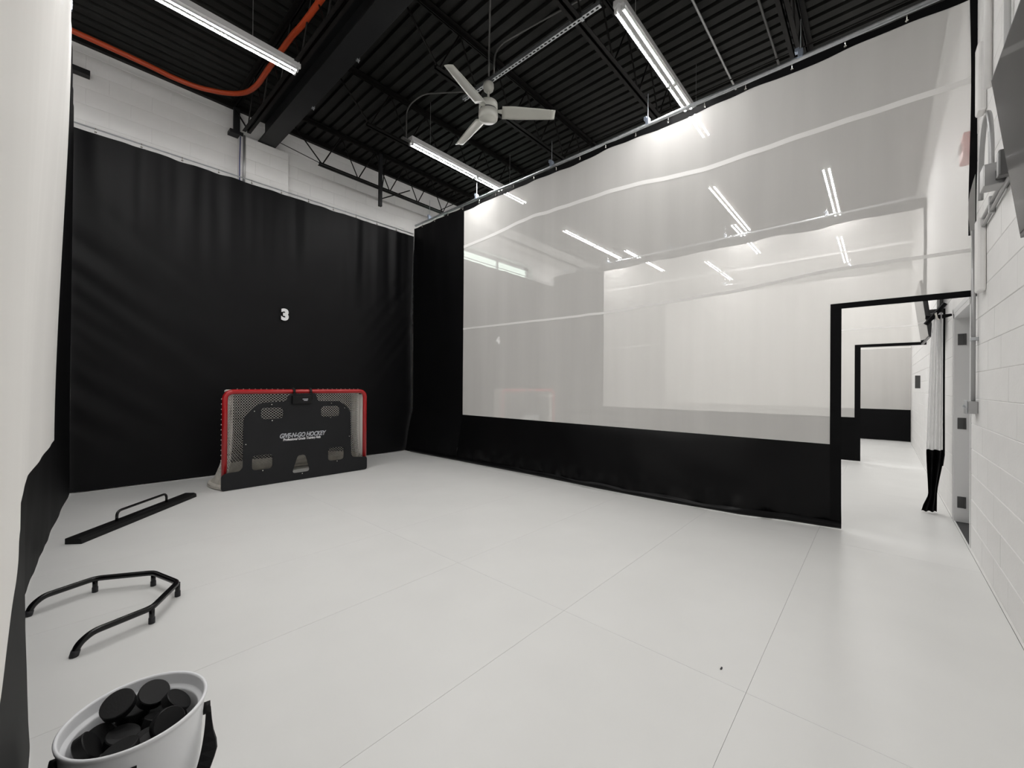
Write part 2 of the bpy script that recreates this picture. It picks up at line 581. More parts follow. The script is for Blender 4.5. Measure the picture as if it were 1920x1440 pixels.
def joist(name, axis, c, a0, a1, nodes, label, endA=True, endB=True):
    """axis X or Y; c = other coordinate; chord from a0 to a1; nodes = bottom panel points"""
    P = (lambda a, z: (a, c, z)) if axis == 'X' else (lambda a, z: (c, a, z))
    j = thing(name, P(a0, 5.38), label, 'roof joist', 'open web roof joists')
    b = MB(); angle_pair(b, P(a0, 0), P(a1, 0), .05, 5.385, 1); b.build('top_chord', 'steel', j)
    b = MB(); angle_pair(b, P(nodes[0]-.05, 0), P(nodes[-1]+.05, 0), .042, 4.80, -1); b.build('bottom_chord', 'steel', j)
    r = .0095
    h = (nodes[1]-nodes[0])/2
    rod1 = MB().tube([(0, 0, 4.82), ((h if axis == 'X' else 0), (h if axis == 'Y' else 0), 5.40)], r, 6).mesh('web_rod', 'steel')
    rod2 = MB().tube([(0, 0, 4.82), ((-h if axis == 'X' else 0), (-h if axis == 'Y' else 0), 5.40)], r, 6).mesh('web_rod', 'steel')
    for n_ in nodes:
        for me in (rod1, rod2):
            if me is rod2 and n_ == nodes[0] and endA: continue
            if me is rod1 and n_ == nodes[-1] and endB: continue
            place('web_rod', me, P(n_, 0), j)
    if endA: MB().tube([P(nodes[0], 4.82), P(a0+.08, 5.39)], .011, 6).build('end_rod', 'steel', j)
    if endB: MB().tube([P(nodes[-1], 4.82), P(a1-.08, 5.39)], .011, 6).build('end_rod', 'steel', j)
    return j
jn = [2.82+.608*k for k in range(19)]
ORD = ['black open web joist nearest the white back wall', 'second black open web joist from the back wall, over the two-lamp light',
       'third black open web joist from the back wall, behind the ceiling fan', 'fourth black open web joist from the back wall, carrying the slotted channel',
       'black open web joist nearest the near block wall']
JY = [6.68, 5.18, 3.68, 2.18, .68]
J = []
for k, yy in enumerate(JY):
    J.append(joist('roof_joist', 'X', yy, 2.16, XMAX-.1, jn, ORD[k]))
MB().bbox((3.80, 6.62, 4.47), (3.855, 6.675, 5.40), .004).build('hanging_post', 'beam', J[0])
MB().tube([(3.83, 6.64, 4.60), (4.45, 6.66, 4.98)], .010, 6).tube([(3.83, 6.64, 4.60), (3.95, 6.66, 5.38)], .010, 6).build('brace', 'steel', J[0])
MB().tube([(2.1, 7.06, 5.12), (2.82, 6.69, 4.83)], .006, 6).build('tie_rod', 'steel', J[0])
jl = [.35+.62*k for k in range(11)]
J2 = joist('roof_joist', 'Y', 1.74, YR, YW+.05, jl, 'black joist alongside the wide beam with the orange conduit under it')
m_ = MB().bbox((1.74-.085, 7.06, 4.97), (1.74+.085, 7.21, 5.02), .004)
m_.bbox((1.74-.03, 7.10, 5.0), (1.74+.05, 7.15, 5.38), .004)
m_.build('bearing_seat', 'beam', J2)
o = MB().bbox((-.25, 7.10, 4.985), (.235, 7.197, 5.050), .004).build('wall_bracket', 'beam', origin=(0, 7.2, 5))
tag(o, 'dark steel bracket on the white wall at far left', 'bracket')
# lines of bridging
for k, xx in enumerate((5.2,)):
    o = MB().tube([(xx, YR, 4.86), (xx, 6.7, 4.86)], .008, 6).build('bridging_rod', 'steel', origin=(xx, 0, 4.86))
    tag(o, 'thin black bridging rod tying the joists together beyond the mesh curtain', 'rod')

# wall conduit and blue cable by the pilaster
o = MB().tube([(1.835, 7.06, 4.2), (1.835, 7.06, 4.985)], .017, 10).build('wall_conduit', 'conduit', smooth=True, origin=(1.835, 7.06, 4.2))
tag(o, 'grey conduit running up the corner of the white pilaster', 'conduit')
o = MB().tube([(1.785, 7.075, 4.2), (1.782, 7.075, 4.6), (1.79, 7.075, 4.96)], .007, 6).build('blue_cable', 'blue', smooth=True, origin=(1.785, 7.075, 4.2))
tag(o, 'thin blue cable beside the pilaster conduit', 'cable')

# orange conduit under the deck
op = [(-4.5, 6.60, 5.16), (.084, 6.61, 5.15), (1.0, 6.655, 5.15), (1.36, 6.55, 5.15), (1.60, 6.34, 5.15), (1.69, 6.05, 5.15), (1.70, 5.6, 5.15), (1.71, 4.9, 5.15), (1.74, 4.1, 5.15), (1.76, 0.0, 5.15)]
def smooth_path(P, n=6):
    P = [Vector(p) for p in P]; out = []
    for i in range(len(P)-1):
        a = P[max(i-1, 0)]; b = P[i]; c_ = P[i+1]; d = P[min(i+2, len(P)-1)]
        for k in range(n):
            t = k/n
            out.append(.5*((2*b)+(c_-a)*t+(2*a-5*b+4*c_-d)*t*t+(3*b-a-3*c_+d)*t**3))
    out.append(P[-1]); return out
o = MB().tube(smooth_path(op), .030, 12).build('orange_conduit', 'orange', smooth=True, origin=(1.7, 6.3, 5.15))
tag(o, 'bright orange flexible conduit curving under the roof deck', 'conduit')

# ------------------------------------------------------------------ strip lights
def strip_light():
    t = thing('strip_light', (0, 0, 4.56), 'x', 'strip light', 'ceiling strip lights')
    L = 2.55
    b = MB()
    sec = [(-.052, .045), (-.050, .105), (.050, .105), (.052, .045), (.030, .040), (0, .066), (-.030, .040)]
    n = len(sec)
    for xx in (0, L):
        for yy, zz in sec: b.v.append(Vector((xx, yy, 4.56+zz)))
    for i in range(n): b.f.append((i, (i+1) % n, n+(i+1) % n, n+i))
    b.f.append(tuple(reversed(range(n)))); b.f.append(tuple(range(n, 2*n)))
    b.build('housing', 'fixture', t)
    for k in range(2):
        xa, xb = .03+k*1.265, 1.245+k*1.265
        for s in (-1, 1):
            # LED tube: a diffuser facing down, an opaque white back
            yc, zc, rt = s*.034, 4.56+.014, .0128
            ringp = [(yc+rt*math.cos(math.radians(36*q)), zc+rt*math.sin(math.radians(36*q))) for q in range(10)]
            def strip(ids):
                bb = MB()
                for q in ids:
                    (ya, za), (yb, zb) = ringp[q % 10], ringp[(q+1) % 10]
                    bb.add([(xa, ya, za), (xb, ya, za), (xb, yb, zb), (xa, yb, zb)], [(3, 2, 1, 0)])
                return bb
            lt = strip((6, 7, 8)).build('lamp_tube', 'tube', t)
            strip((9, 0, 1, 2, 3, 4, 5)).build('tube_back', 'fixture', lt)
            for xe, d in ((xa, -1), (xb, 1)):
                MB().bbox((xe-.004 if d > 0 else xe-.016, s*.034-.015, 4.56-.004), (xe+.016 if d > 0 else xe+.004, s*.034+.015, 4.56+.055), .003).build('lamp_holder', 'fixture', t)
    for xx in (.35, 2.1):
        MB().tube([(xx, 0, 4.66), (xx, 0, 5.36)], .0025, 5).build('hanger_wire', 'conduit', t)
    return t
SL = strip_light()
spots = [
    ((3.325, 4.98, .15), 'twin-tube strip light crossing the mesh curtain near the back wall'),
    ((3.378, 1.783, .15), 'twin-tube strip light nearest the camera, reaching through above the mesh curtain'),
    ((-.79, 4.79, .15), 'twin-tube strip light at upper left under the orange conduit'),
    ((-.75, 1.70, 0), 'twin-tube strip light overhead, out of view above the bucket'),
    ((-1.5, 2.95, 0), 'added twin-tube fill light out of view, brightening the left floor and mesh curtain'),  # extra fixture, added out of frame to lift the left floor and mesh
    ((7.08, 4.97, 0), 'strip light behind the mesh curtain, closest to the glowing window'),
    ((9.75, 4.92, .24), 'strip light crossing the second mesh curtain toward the back wall'),
    ((7.10, 2.07, 0), 'strip light behind the mesh curtain, in the middle of the next bay'),
    ((9.60, 2.36, .20), 'strip light crossing the second mesh curtain, middle of the row'),
    ((7.62, .62, 0), 'strip light behind the mesh curtain, nearest the right wall'),
    ((11.6, 3.5, .10), 'strip light in the farthest bay, behind two curtains'),
    ((-4.7, 4.58, 0), 'added unseen strip light in the left bay toward its back wall, brightening the left mesh'),  # added behind the left curtain so its mesh gets more light
    ((-4.7, 1.70, 0), 'added unseen strip light in the left bay toward the near wall, brightening the left mesh'),  # second unseen fixture added to brighten the left mesh from behind
    ((11.6, .7, .10), 'strip light in the farthest bay above its doorway'),
]
for k, (d, lb) in enumerate(spots):
    if k == 0: continue
    dup(SL, d, lb)
SL.location = Vector(SL.location)+Vector(spots[0][0]); SL['label'] = spots[0][1]
WL[SL.name] = Vector(SL.location)
# conduit feeding the first light
o = MB().tube(arc_path([(3.262, 4.98, 4.75), (3.262, 4.98, 5.20), (3.40, 4.80, 5.38), (3.85, 4.3, 5.42)], .12), .010, 8).bbox((3.19, 4.955, 4.735), (3.325, 5.005, 4.755), .004).build('light_conduit', 'dkconduit', smooth=False, origin=(3.262, 4.98, 4.75))
tag(o, 'thin grey conduit dropping to the end of the strip light', 'conduit')

# ------------------------------------------------------------------ ceiling fan
FX, FY = 3.31, 3.385
fan = thing('ceiling_fan', (FX, FY, 4.78), 'white three-blade ceiling fan hung from the slotted channel', 'fan')
C_ = (FX, FY, 0)
MB().lathe([(0, 4.79), (.046, 4.79), (.060, 4.775), (.063, 4.735), (.055, 4.705), (.034, 4.685), (.018, 4.68), (0, 4.68)], C_, 32).build('canopy', 'fan', fan, True)
MB().lathe([(.013, 4.69), (.013, 4.57), (.024, 4.575), (.024, 4.56), (0, 4.56)], C_, 16).build('downrod', 'fan', fan, True)
mo = MB().lathe([(0, 4.575), (.06, 4.572), (.100, 4.560), (.108, 4.545), (.108, 4.475), (.100, 4.472), (.100, 4.458), (.110, 4.455), (.112, 4.40), (.108, 4.372), (.092, 4.358), (.078, 4.356), (.076, 4.350), (.055, 4.348), (.053, 4.344), (0, 4.342)], C_, 40).build('motor_housing', 'fan', fan, True)
MB().lathe([(.101, 4.474), (.1015, 4.466), (.101, 4.459)], C_, 40).build('vent_slot', 'bezel', mo)
for ang in (195, 315, 75):
    a = math.radians(ang)
    d = Vector((math.cos(a), math.sin(a), 0)); q = Vector((-d.y, d.x, 0))
    def bl(u, s, th, pitch):
        wv = interp([(.15, .075), (.30, .078), (.55, .068), (.78, .055)], u)
        return Vector(C_)+d*u+q*(s*wv)+Vector((0, 0, 4.458-s*wv*pitch+th))
    us = lin(.16, .775, 12); ss = lin(-1, 1, 6)
    b = MB()
    b.grid(us, ss, lambda u, s: bl(u, s, .003-.006*s*s, .30))
    nb = len(b.v)
    b.grid(us, list(reversed(ss)), lambda u, s: bl(u, s, -.003-.006*s*s, .30))
    nu, nw = len(us), len(ss)
    for i in range(nu-1):
        b.f.append((i*nw, nb+i*nw+nw-1, nb+(i+1)*nw+nw-1, (i+1)*nw)); b.f.append((i*nw+nw-1, (i+1)*nw+nw-1, nb+(i+1)*nw, nb+i*nw))
    for j in range(nw-1):
        b.f.append((j, j+1, nb+nw-2-j, nb+nw-1-j)); k = (nu-1)*nw
        b.f.append((k+j, nb+k+nw-1-j, nb+k+nw-2-j, k+j+1))
    bo = b.build('blade', 'fan', fan, True)
    m_ = MB()
    p0 = Vector(C_)+d*.10; p1 = Vector(C_)+d*.20
    m_.add([p0+q*.018+Vector((0,0,4.470)), p0-q*.018+Vector((0,0,4.470)), p1-q*.032+Vector((0,0,4.474)), p1+q*.032+Vector((0,0,4.460)),
            p0+q*.018+Vector((0,0,4.460)), p0-q*.018+Vector((0,0,4.460)), p1-q*.032+Vector((0,0,4.466)), p1+q*.032+Vector((0,0,4.450))],
           [(0,1,2,3),(7,6,5,4),(0,4,5,1),(1,5,6,2),(2,6,7,3),(3,7,4,0)])
    m_.build('blade_bracket', 'fan', bo)

# slotted steel channel the fan hangs from
ch = thing('slotted_channel', (3.32, 2.9, 4.80), 'perforated galvanised channel bridging two joists above the fan', 'channel')
b = MB(); xa, xb = 3.30, 3.341; y0, y1 = 1.93, 3.83
# bottom web with slots: rails and bridges
b.box((xa, y0, 4.796), (xa+.012, y1, 4.80)); b.box((xb-.012, y0, 4.796), (xb, y1, 4.80))
yy = y0
while yy < y1-.02:
    b.box((xa+.012, yy, 4.796), (xb-.012, yy+.022, 4.80)); yy += .050
b.box((xa, y0, 4.80), (xa+.0035, y1, 4.838)); b.box((xb-.0035, y0, 4.80), (xb, y1, 4.838))
b.build('channel', 'galv', ch)
for yy in (2.18, 3.68):
    MB().tube([(3.32, yy-.05, 4.78), (3.32, yy-.05, 4.86)], .006, 6).bbox((3.295, yy-.065, 4.786), (3.345, yy-.035, 4.794), .002).build('channel_bolt', 'galv', ch)
# conduits feeding the fan
for k, (s, pts) in enumerate(((0, [(3.29, 3.36, 4.845), (3.29, 3.36, 5.20), (2.95, 3.0, 5.42), (2.45, 2.45, 5.42)]), (1, [(3.35, 3.335, 4.845), (3.35, 3.335, 5.20), (3.62, 2.95, 5.42), (3.75, 2.1, 5.42)]))):
    o = MB().tube(arc_path(pts, .2), .0105, 8).build('fan_conduit', 'dkconduit', smooth=True, origin=pts[0])
    tag(o, ['grey conduit bending left from above the fan', 'grey conduit bending right from above the fan'][k], 'conduit', 'fan conduits')
for k, pts in enumerate(([(4.47, 1.5, 5.40), (6.1, 1.5, 5.40)], [(4.80, .98, 5.41), (6.1, .98, 5.41)])):
    o = MB().tube([(1.9+k*.5, pts[0][1], pts[0][2]), pts[0], pts[1], (9.0, pts[0][1], pts[0][2])], .013, 8).build('deck_conduit', 'conduit' if k == 0 else 'dkconduit', smooth=True, origin=pts[0])
    tag(o, ['pale grey conduit fixed under the deck beside the camera-side strip light', 'dark conduit fixed under the deck, right of the pale one'][k], 'conduit')

# ------------------------------------------------------------------ back curtains
def back_curtain(x0, x1, label, seed, hooks=True, fold=1.0, top=4.255):
    t = thing('back_curtain', ((x0+x1)/2, YA, 0), label, 'curtain', 'black back curtains')
    us = lin(x0, x1, 150 if hooks else 60); ws = lin(0.012, top, 110 if hooks else 40)
    span = x1-x0
    def f(u, z):
        hz = z/4.25
        k = (u-x0)/.405
        up = max(0, min(1, (z-2.55)/.9))
        d = .012*math.cos(2*PI*k)*max(0, hz-.55)**1.5*1.6                        # pleats under the hooks
        d += .027*ns(u*3.3+seed, z*.22, 3.1)*up + .016*ns(u*7.5+seed, z*.3, 5.1)*up
        d += .030*ns(u*.9+seed, z*.5, 9.3)
        g = (u-x0)*.80+z                                                         # tension folds falling from the left edge
        d += .026*ns(g*4.2, (u-x0)*.5, seed+2)*max(0, 1-(u-x0)/1.9)*max(0, min(1, (3.7-z)/.9))*max(.25, min(1, z/.8))
        g2 = (x1-u)*1.25+z                                                       # and from the right edge
        d += .024*ns(g2*4.0, (x1-u)*.5, seed+4)*max(0, 1-abs(z-2.3)/1.7)*max(0, 1-(x1-u)/1.5)
        d += .012*ns(u*1.7, z*1.9, seed+20)*(1-hz)
        zz = z - (.012*(1-math.cos(2*PI*k))/2 if z > 4.25 else 0)
        return (u, YA+d*fold, zz)
    MB().grid(us, ws, f).build('cloth', 'backcloth', t, True)
    MB().tube([(x0-.02, YA, top+.045), (x1, YA, top+.045)], .009, 8).build('rail', 'galv', t)
    if hooks:
        hm = MB().tube([(0, -.004, .03), (0, -.012, .012), (0, -.006, -.010)], .0042, 6).lathe([(.009, -.012), (.013, -.018), (.009, -.024)], (0, -.014, 0), 10, True).mesh('hook', 'hook')
        u = x0+.18
        while u < x1-.05:
            place('hook', hm, (u, YA-.006, 4.272), t); u += .405
    # horizontal welded joints of the sheet
    b = MB()
    for zz in (1.22, 2.60):
        b.grid(lin(x0, x1, 60), [zz, zz+.03], lambda u, z: tuple(Vector(f(u, z))-Vector((0, .003, 0))))
    b.build('welded_seam', 'backcloth', t, True)
    return t
bc3 = back_curtain(.10, 4.73, 'black back curtain behind the red hockey goal, numbered 3', 1.0)
bc4 = back_curtain(4.80, 9.38, 'black back curtain behind the mesh, numbered 4', 5.0, False, top=4.12)
bc5 = back_curtain(9.46, 13.76, 'black back curtain of the farthest bay', 8.0, False)
bc2 = back_curtain(-4.7, .02, 'black back curtain of the bay at far left', 11.0, False)
for par, body, cx, cz, sz in ((bc3, '3', 2.366, 2.36, .232), (bc4, '4', 7.145, 2.38, .232)):
    me = text_mesh('number_print', body, sz, .0015, 'white', offset=.013)
    # stand the text up and seat it on the cloth
    for v in me.vertices:
        v.co = Vector((v.co.x, -v.co.z, v.co.y))
    place('number_print', me, (cx, YA-.042, cz), par)['label'] = 'white printed numeral '+body

# ------------------------------------------------------------------ divider curtains
HOOKME = MB().tube([(-.004, 0, .03), (-.012, 0, .012), (-.006, 0, -.010)], .0042, 6).lathe([(.009, -.014), (.013, -.020), (.009, -.026)], (-.014, 0, 0), 10, True).mesh('hook', 'hook')
def divider(x0, label, seed, bend, hem, seams, yedge=5.40, door=True, fine=True, fold=1.0, hooks=True, ztop=4.335, skirt='black', crumple=1.0):
    t = thing('divider_curtain', (x0, 3.2, 0), label, 'curtain', 'mesh divider curtains')
    YD0, YD1, ZD = -.535, .34, 2.02
    ymax = 6.90
    def dx(y, z):
        hz = z/4.4
        d = bend(y, z)
        d += fold*(.008*math.cos(2*PI*y/.40)*max(0, hz-.5)*1.5 + .020*ns(y*1.3, z*.25, seed)*(.35+.65*hz) + .010*ns(y*4.0, z*.4, seed+3)*hz)
        if z < .78:
            k = 1-z/.78
            d += (hem(y))*k**.8
            d += crumple*.020*k*ns(y*2.2, z*3., seed+7)
            kk = max(0, 1-z/.26)
            d += crumple*.055*kk*ns(y*6.5, z*4.5, seed+9)*(1 if y < 5 else .5)
        return d
    P = lambda y, z: (x0+dx(y, z), y, z)
    zt = lambda y: ztop + .012*math.sin(y*5.1+seed)+.018*ns(y*1.6, seed, 2)
    def zmap(y, z):      # stretch the top row to the scalloped edge
        return z if z < 3.2 else 3.2+(z-3.2)*(zt(y)-3.2)/(4.335-3.2)
    n1 = 130 if fine else 44
    ys = lin(.34, yedge, n1); zs = lin(.78, 2.02, 10)+lin(2.02, 4.335, 24)[1:]
    b = MB().grid(ys, zs, lambda y, z: P(y, zmap(y, z)))
    if door:
        b.grid(lin(YD0, .34, 20), lin(2.05, 4.335, 24), lambda y, z: P(y, zmap(y, z)))
    else:
        b.grid(lin(YD0, .34, 20), lin(.78, 4.335, 30), lambda y, z: P(y, zmap(y, z)))
    b.build('mesh_panel', 'net', t, True)
    MB().grid(lin(yedge, ymax, 44 if fine else 14), lin(.012, 4.39, 60), P).build('side_panel', 'black', t, True)
    y_s = YD1-.075 if door else YD0
    zs2 = lin(.014, .25, 14)+lin(.25, .78, 12)[1:]
    MB().grid(lin(y_s, yedge, 220 if fine else 50), zs2, lambda y, z: P(y, z)).build('skirt', skirt, t, True)
    if fine:    # hem lying folded along the floor
        hs = lin(y_s, yedge+1.3, 160)
        MB().grid(hs, lin(0, 1, 6), lambda y, s: (x0+bend(y, 0)+hem(y)-.012-.045*math.sin(s*PI)**1.*(.6+.5*ns(y*3, 0, seed)), y, .010+.075*s*(.85+.25*ns(y*2.5, 1, seed)))).build('hem_roll', 'hemvinyl', t, True)
    MB().grid(lin(YD0-.01, yedge, n1), [0, .5, 1], lambda y, s: tuple(Vector(P(y, zt(y)-.004+(4.405-zt(y)+.004)*s))+Vector((-.003, 0, 0)))).build('top_band', 'black', t, True)
    for k, (tab, wd) in enumerate(seams):
        MB().grid(lin(YD0 if (door and tab[0][1] > 2.1) or not door else .34, yedge, n1), [-1, 1], lambda y, s: tuple(Vector(P(y, interp(tab, y)+s*wd/2+.006*ns(y*4, k, seed)))+Vector((-.004, 0, 0)))).build('seam_tape', 'seam', t, True)
    if door:
        zz = lin(.014, 2.055, 40)
        b = MB().grid([YD1-.075, YD1-.035, YD1+.005], zz, lambda y, z: tuple(Vector(P(y, z))+Vector((-.005+(.004 if abs(y-(YD1-.035)) < .01 else 0), 0, 0))))
        b.build('door_binding', 'black', t, True)
        MB().grid(lin(YD0-.02, YD1, 24), [2.005, 2.03, 2.055], lambda y, z: tuple(Vector(P(y, z+.012*math.sin((y-YD0)*3)*0))+Vector((-.006, 0, 0)))).build('door_header', 'black', t, True)
        MB().grid([YD0-.012, YD0+.012, YD0+.030], lin(2.48, 4.40, 30), lambda y, z: (x0-.004+.004*ns(z*2, y, seed), y+.006*math.sin(z*3), z)).build('edge_binding', 'black', t, True)
    if hooks:
        y = -.15
        while y < 6.8:
            place('hook', HOOKME, (x0+dx(y, 4.37)-.006, y, 4.372), t); y += .3975
    return t

def track(x0, label, n_hang, y0=-.53, z=4.44):
    t = thing('curtain_track', (x0, 3.2, z), label, 'curtain track', 'curtain tracks')
    MB().tube([(x0, y0, z), (x0, 6.86, z)], .021, 12).build('rail', 'galv', t, True)
    for yy in n_hang:
        r = MB().tube([(x0, yy, z), (x0, yy, 4.81)], .005, 6).build('hanger_rod', 'galv', t)
        MB().bbox((x0-.03, yy-.02, z-.005), (x0+.03, yy+.02, z+.075), .004).bbox((x0-.02, yy+.01, z+.06), (x0+.02, yy+.045, z+.10), .003).build('hanger_clamp', 'clip', r)
    return t

HEM1 = [(.26, .08), (.45, .05), (.65, .02), (1.09, -.10), (1.83, -.155), (2.64, -.165), (3.7, -.135), (5.05, -.15), (6.8, -.17)]
seam_lo = [(.34, 2.365), (1.2, 2.29), (2.67, 2.24), (5.41, 2.27)]
seam_hi = [(-.53, 3.69), (.58, 3.69), (1.45, 3.68), (2.4, 3.78), (3.85, 3.815), (4.6, 3.75), (5.43, 3.70)]
m1 = divider(XB, 'white mesh divider curtain with black skirt and open doorway, right of the goal', 2.0, lambda y, z: 0, lambda y: interp(HEM1, y), [(seam_lo, .030), (seam_hi, .050)], skirt='hemvinyl')
m2 = divider(XC, 'second white mesh divider curtain, seen through the first and its doorway', 6.0, lambda y, z: 0, lambda y: interp(HEM1, y)*.3, [([(.34, 2.33), (5.4, 2.26)], .030), ([(-.5, 3.72), (5.4, 3.73)], .040)], fine=False, hooks=False, yedge=5.31, ztop=4.25)
m3 = divider(XD, 'last white mesh divider curtain, closed, at the end of the row of doorways', 9.0, lambda y, z: 0, lambda y: 0, [([(-.5, 2.3), (5.4, 2.3)], .030)], fine=False, hooks=False, door=False, yedge=5.43, ztop=4.20)

BF = [(.2, -.045), (1.07, -.055), (1.6, -.066), (2.2, -.083), (2.6, -.10), (3.45, -.105), (4.15, -.068), (5.0, -.03), (5.67, -.004), (6.9, .10)]
BZ0 = [(.2, -.03), (1.2, -.035), (2.11, -.052), (2.85, -.085), (3.18, -.10), (3.58, -.132), (3.9, -.115), (4.4, -.083), (5.17, -.033), (5.94, .026), (6.9, .103)]
BTOP = [(.2, -.05), (2, -.01), (4.9, .050), (6.19, .079), (6.9, .10)]
def bendL(y, z):
    a = interp(BF, y); tp = interp(BTOP, y)
    if z >= .78:
        k = (z-.78)/3.6
        k = k*k*(3-2*k)
        return a*(1-k)+tp*k
    return a
def hemL(y):
    return interp(BZ0, y)-interp(BF, y)
mL = divider(XL, 'white mesh divider curtain at far left, seen almost edge on', 13.0, bendL, hemL, [], fold=.55, crumple=.06)
tk1 = track(XB, 'steel curtain track above the mesh curtain right of the goal', (.58, 2.09, 3.52, 5.09, 6.4))
track(XC, 'steel curtain track of the second mesh curtain', (.75, 2.45, 3.6, 5.2, 6.5))
track(XD, 'steel curtain track of the last mesh curtain', (.6, 3.6, 6.5))
track(XL+.03, 'steel curtain track above the left mesh curtain', (2.1, 5.1), y0=-.53)

# door flap tied back against the near wall
fp = thing('door_flap', (6.0, -.42, 0), 'mesh door flap gathered and tied back beside the door, black at the foot', 'curtain')
def flap(u, z):
    # u 0..1 from the wall side toward the room; a tied bundle, pleated
    ya = interp([(0, -.435), (.20, -.437), (.62, -.487), (1.2, -.486), (2.1, -.486)], z)
    yb = interp([(0, -.315), (.05, -.325), (.20, -.368), (.62, -.352), (1.0, -.360), (1.5, -.375), (2.1, -.392)], z)
    a = interp([(0, .030), (.2, .02), (.6, .045), (2.1, .05)], z)
    xx = 6.13+a*math.sin(u*PI*5+.5*math.sin(z*1.3))-.05*u
    return (xx, ya+(yb-ya)*u, z)
MB().grid(lin(0, 1, 40), lin(.62, 2.08, 26), lambda u, z: flap(u, z)).build('mesh_panel', 'flapnet', fp, True)
MB().grid(lin(0, 1, 40), lin(.014, .66, 20), lambda u, z: tuple(Vector(flap(u, z))+Vector((-.006, 0, 0)))).build('skirt', 'black', fp, True)
MB().tube([tuple(Vector(flap(0, z))+Vector((-.035, .004, 0))) for z in lin(.5, 2.12, 14)], .0085, 6).build('edge_binding', 'black', fp)
MB().tube([(6.08, -.345, 1.965), (6.08, -.41, 2.06), (6.08, -.485, 2.17)], .020, 6).tube([(6.10, -.345, 2.045), (6.10, -.44, 2.035), (6.10, -.535, 2.05)], [.022, .026, .012], 6).build('tie_strap', 'black', fp)
MB().tube([(6.05, -.415, 2.07), (6.05, -.425, 2.02), (6.06, -.44, 2.0)], .009, 6).build('hook', 'hook', fp)

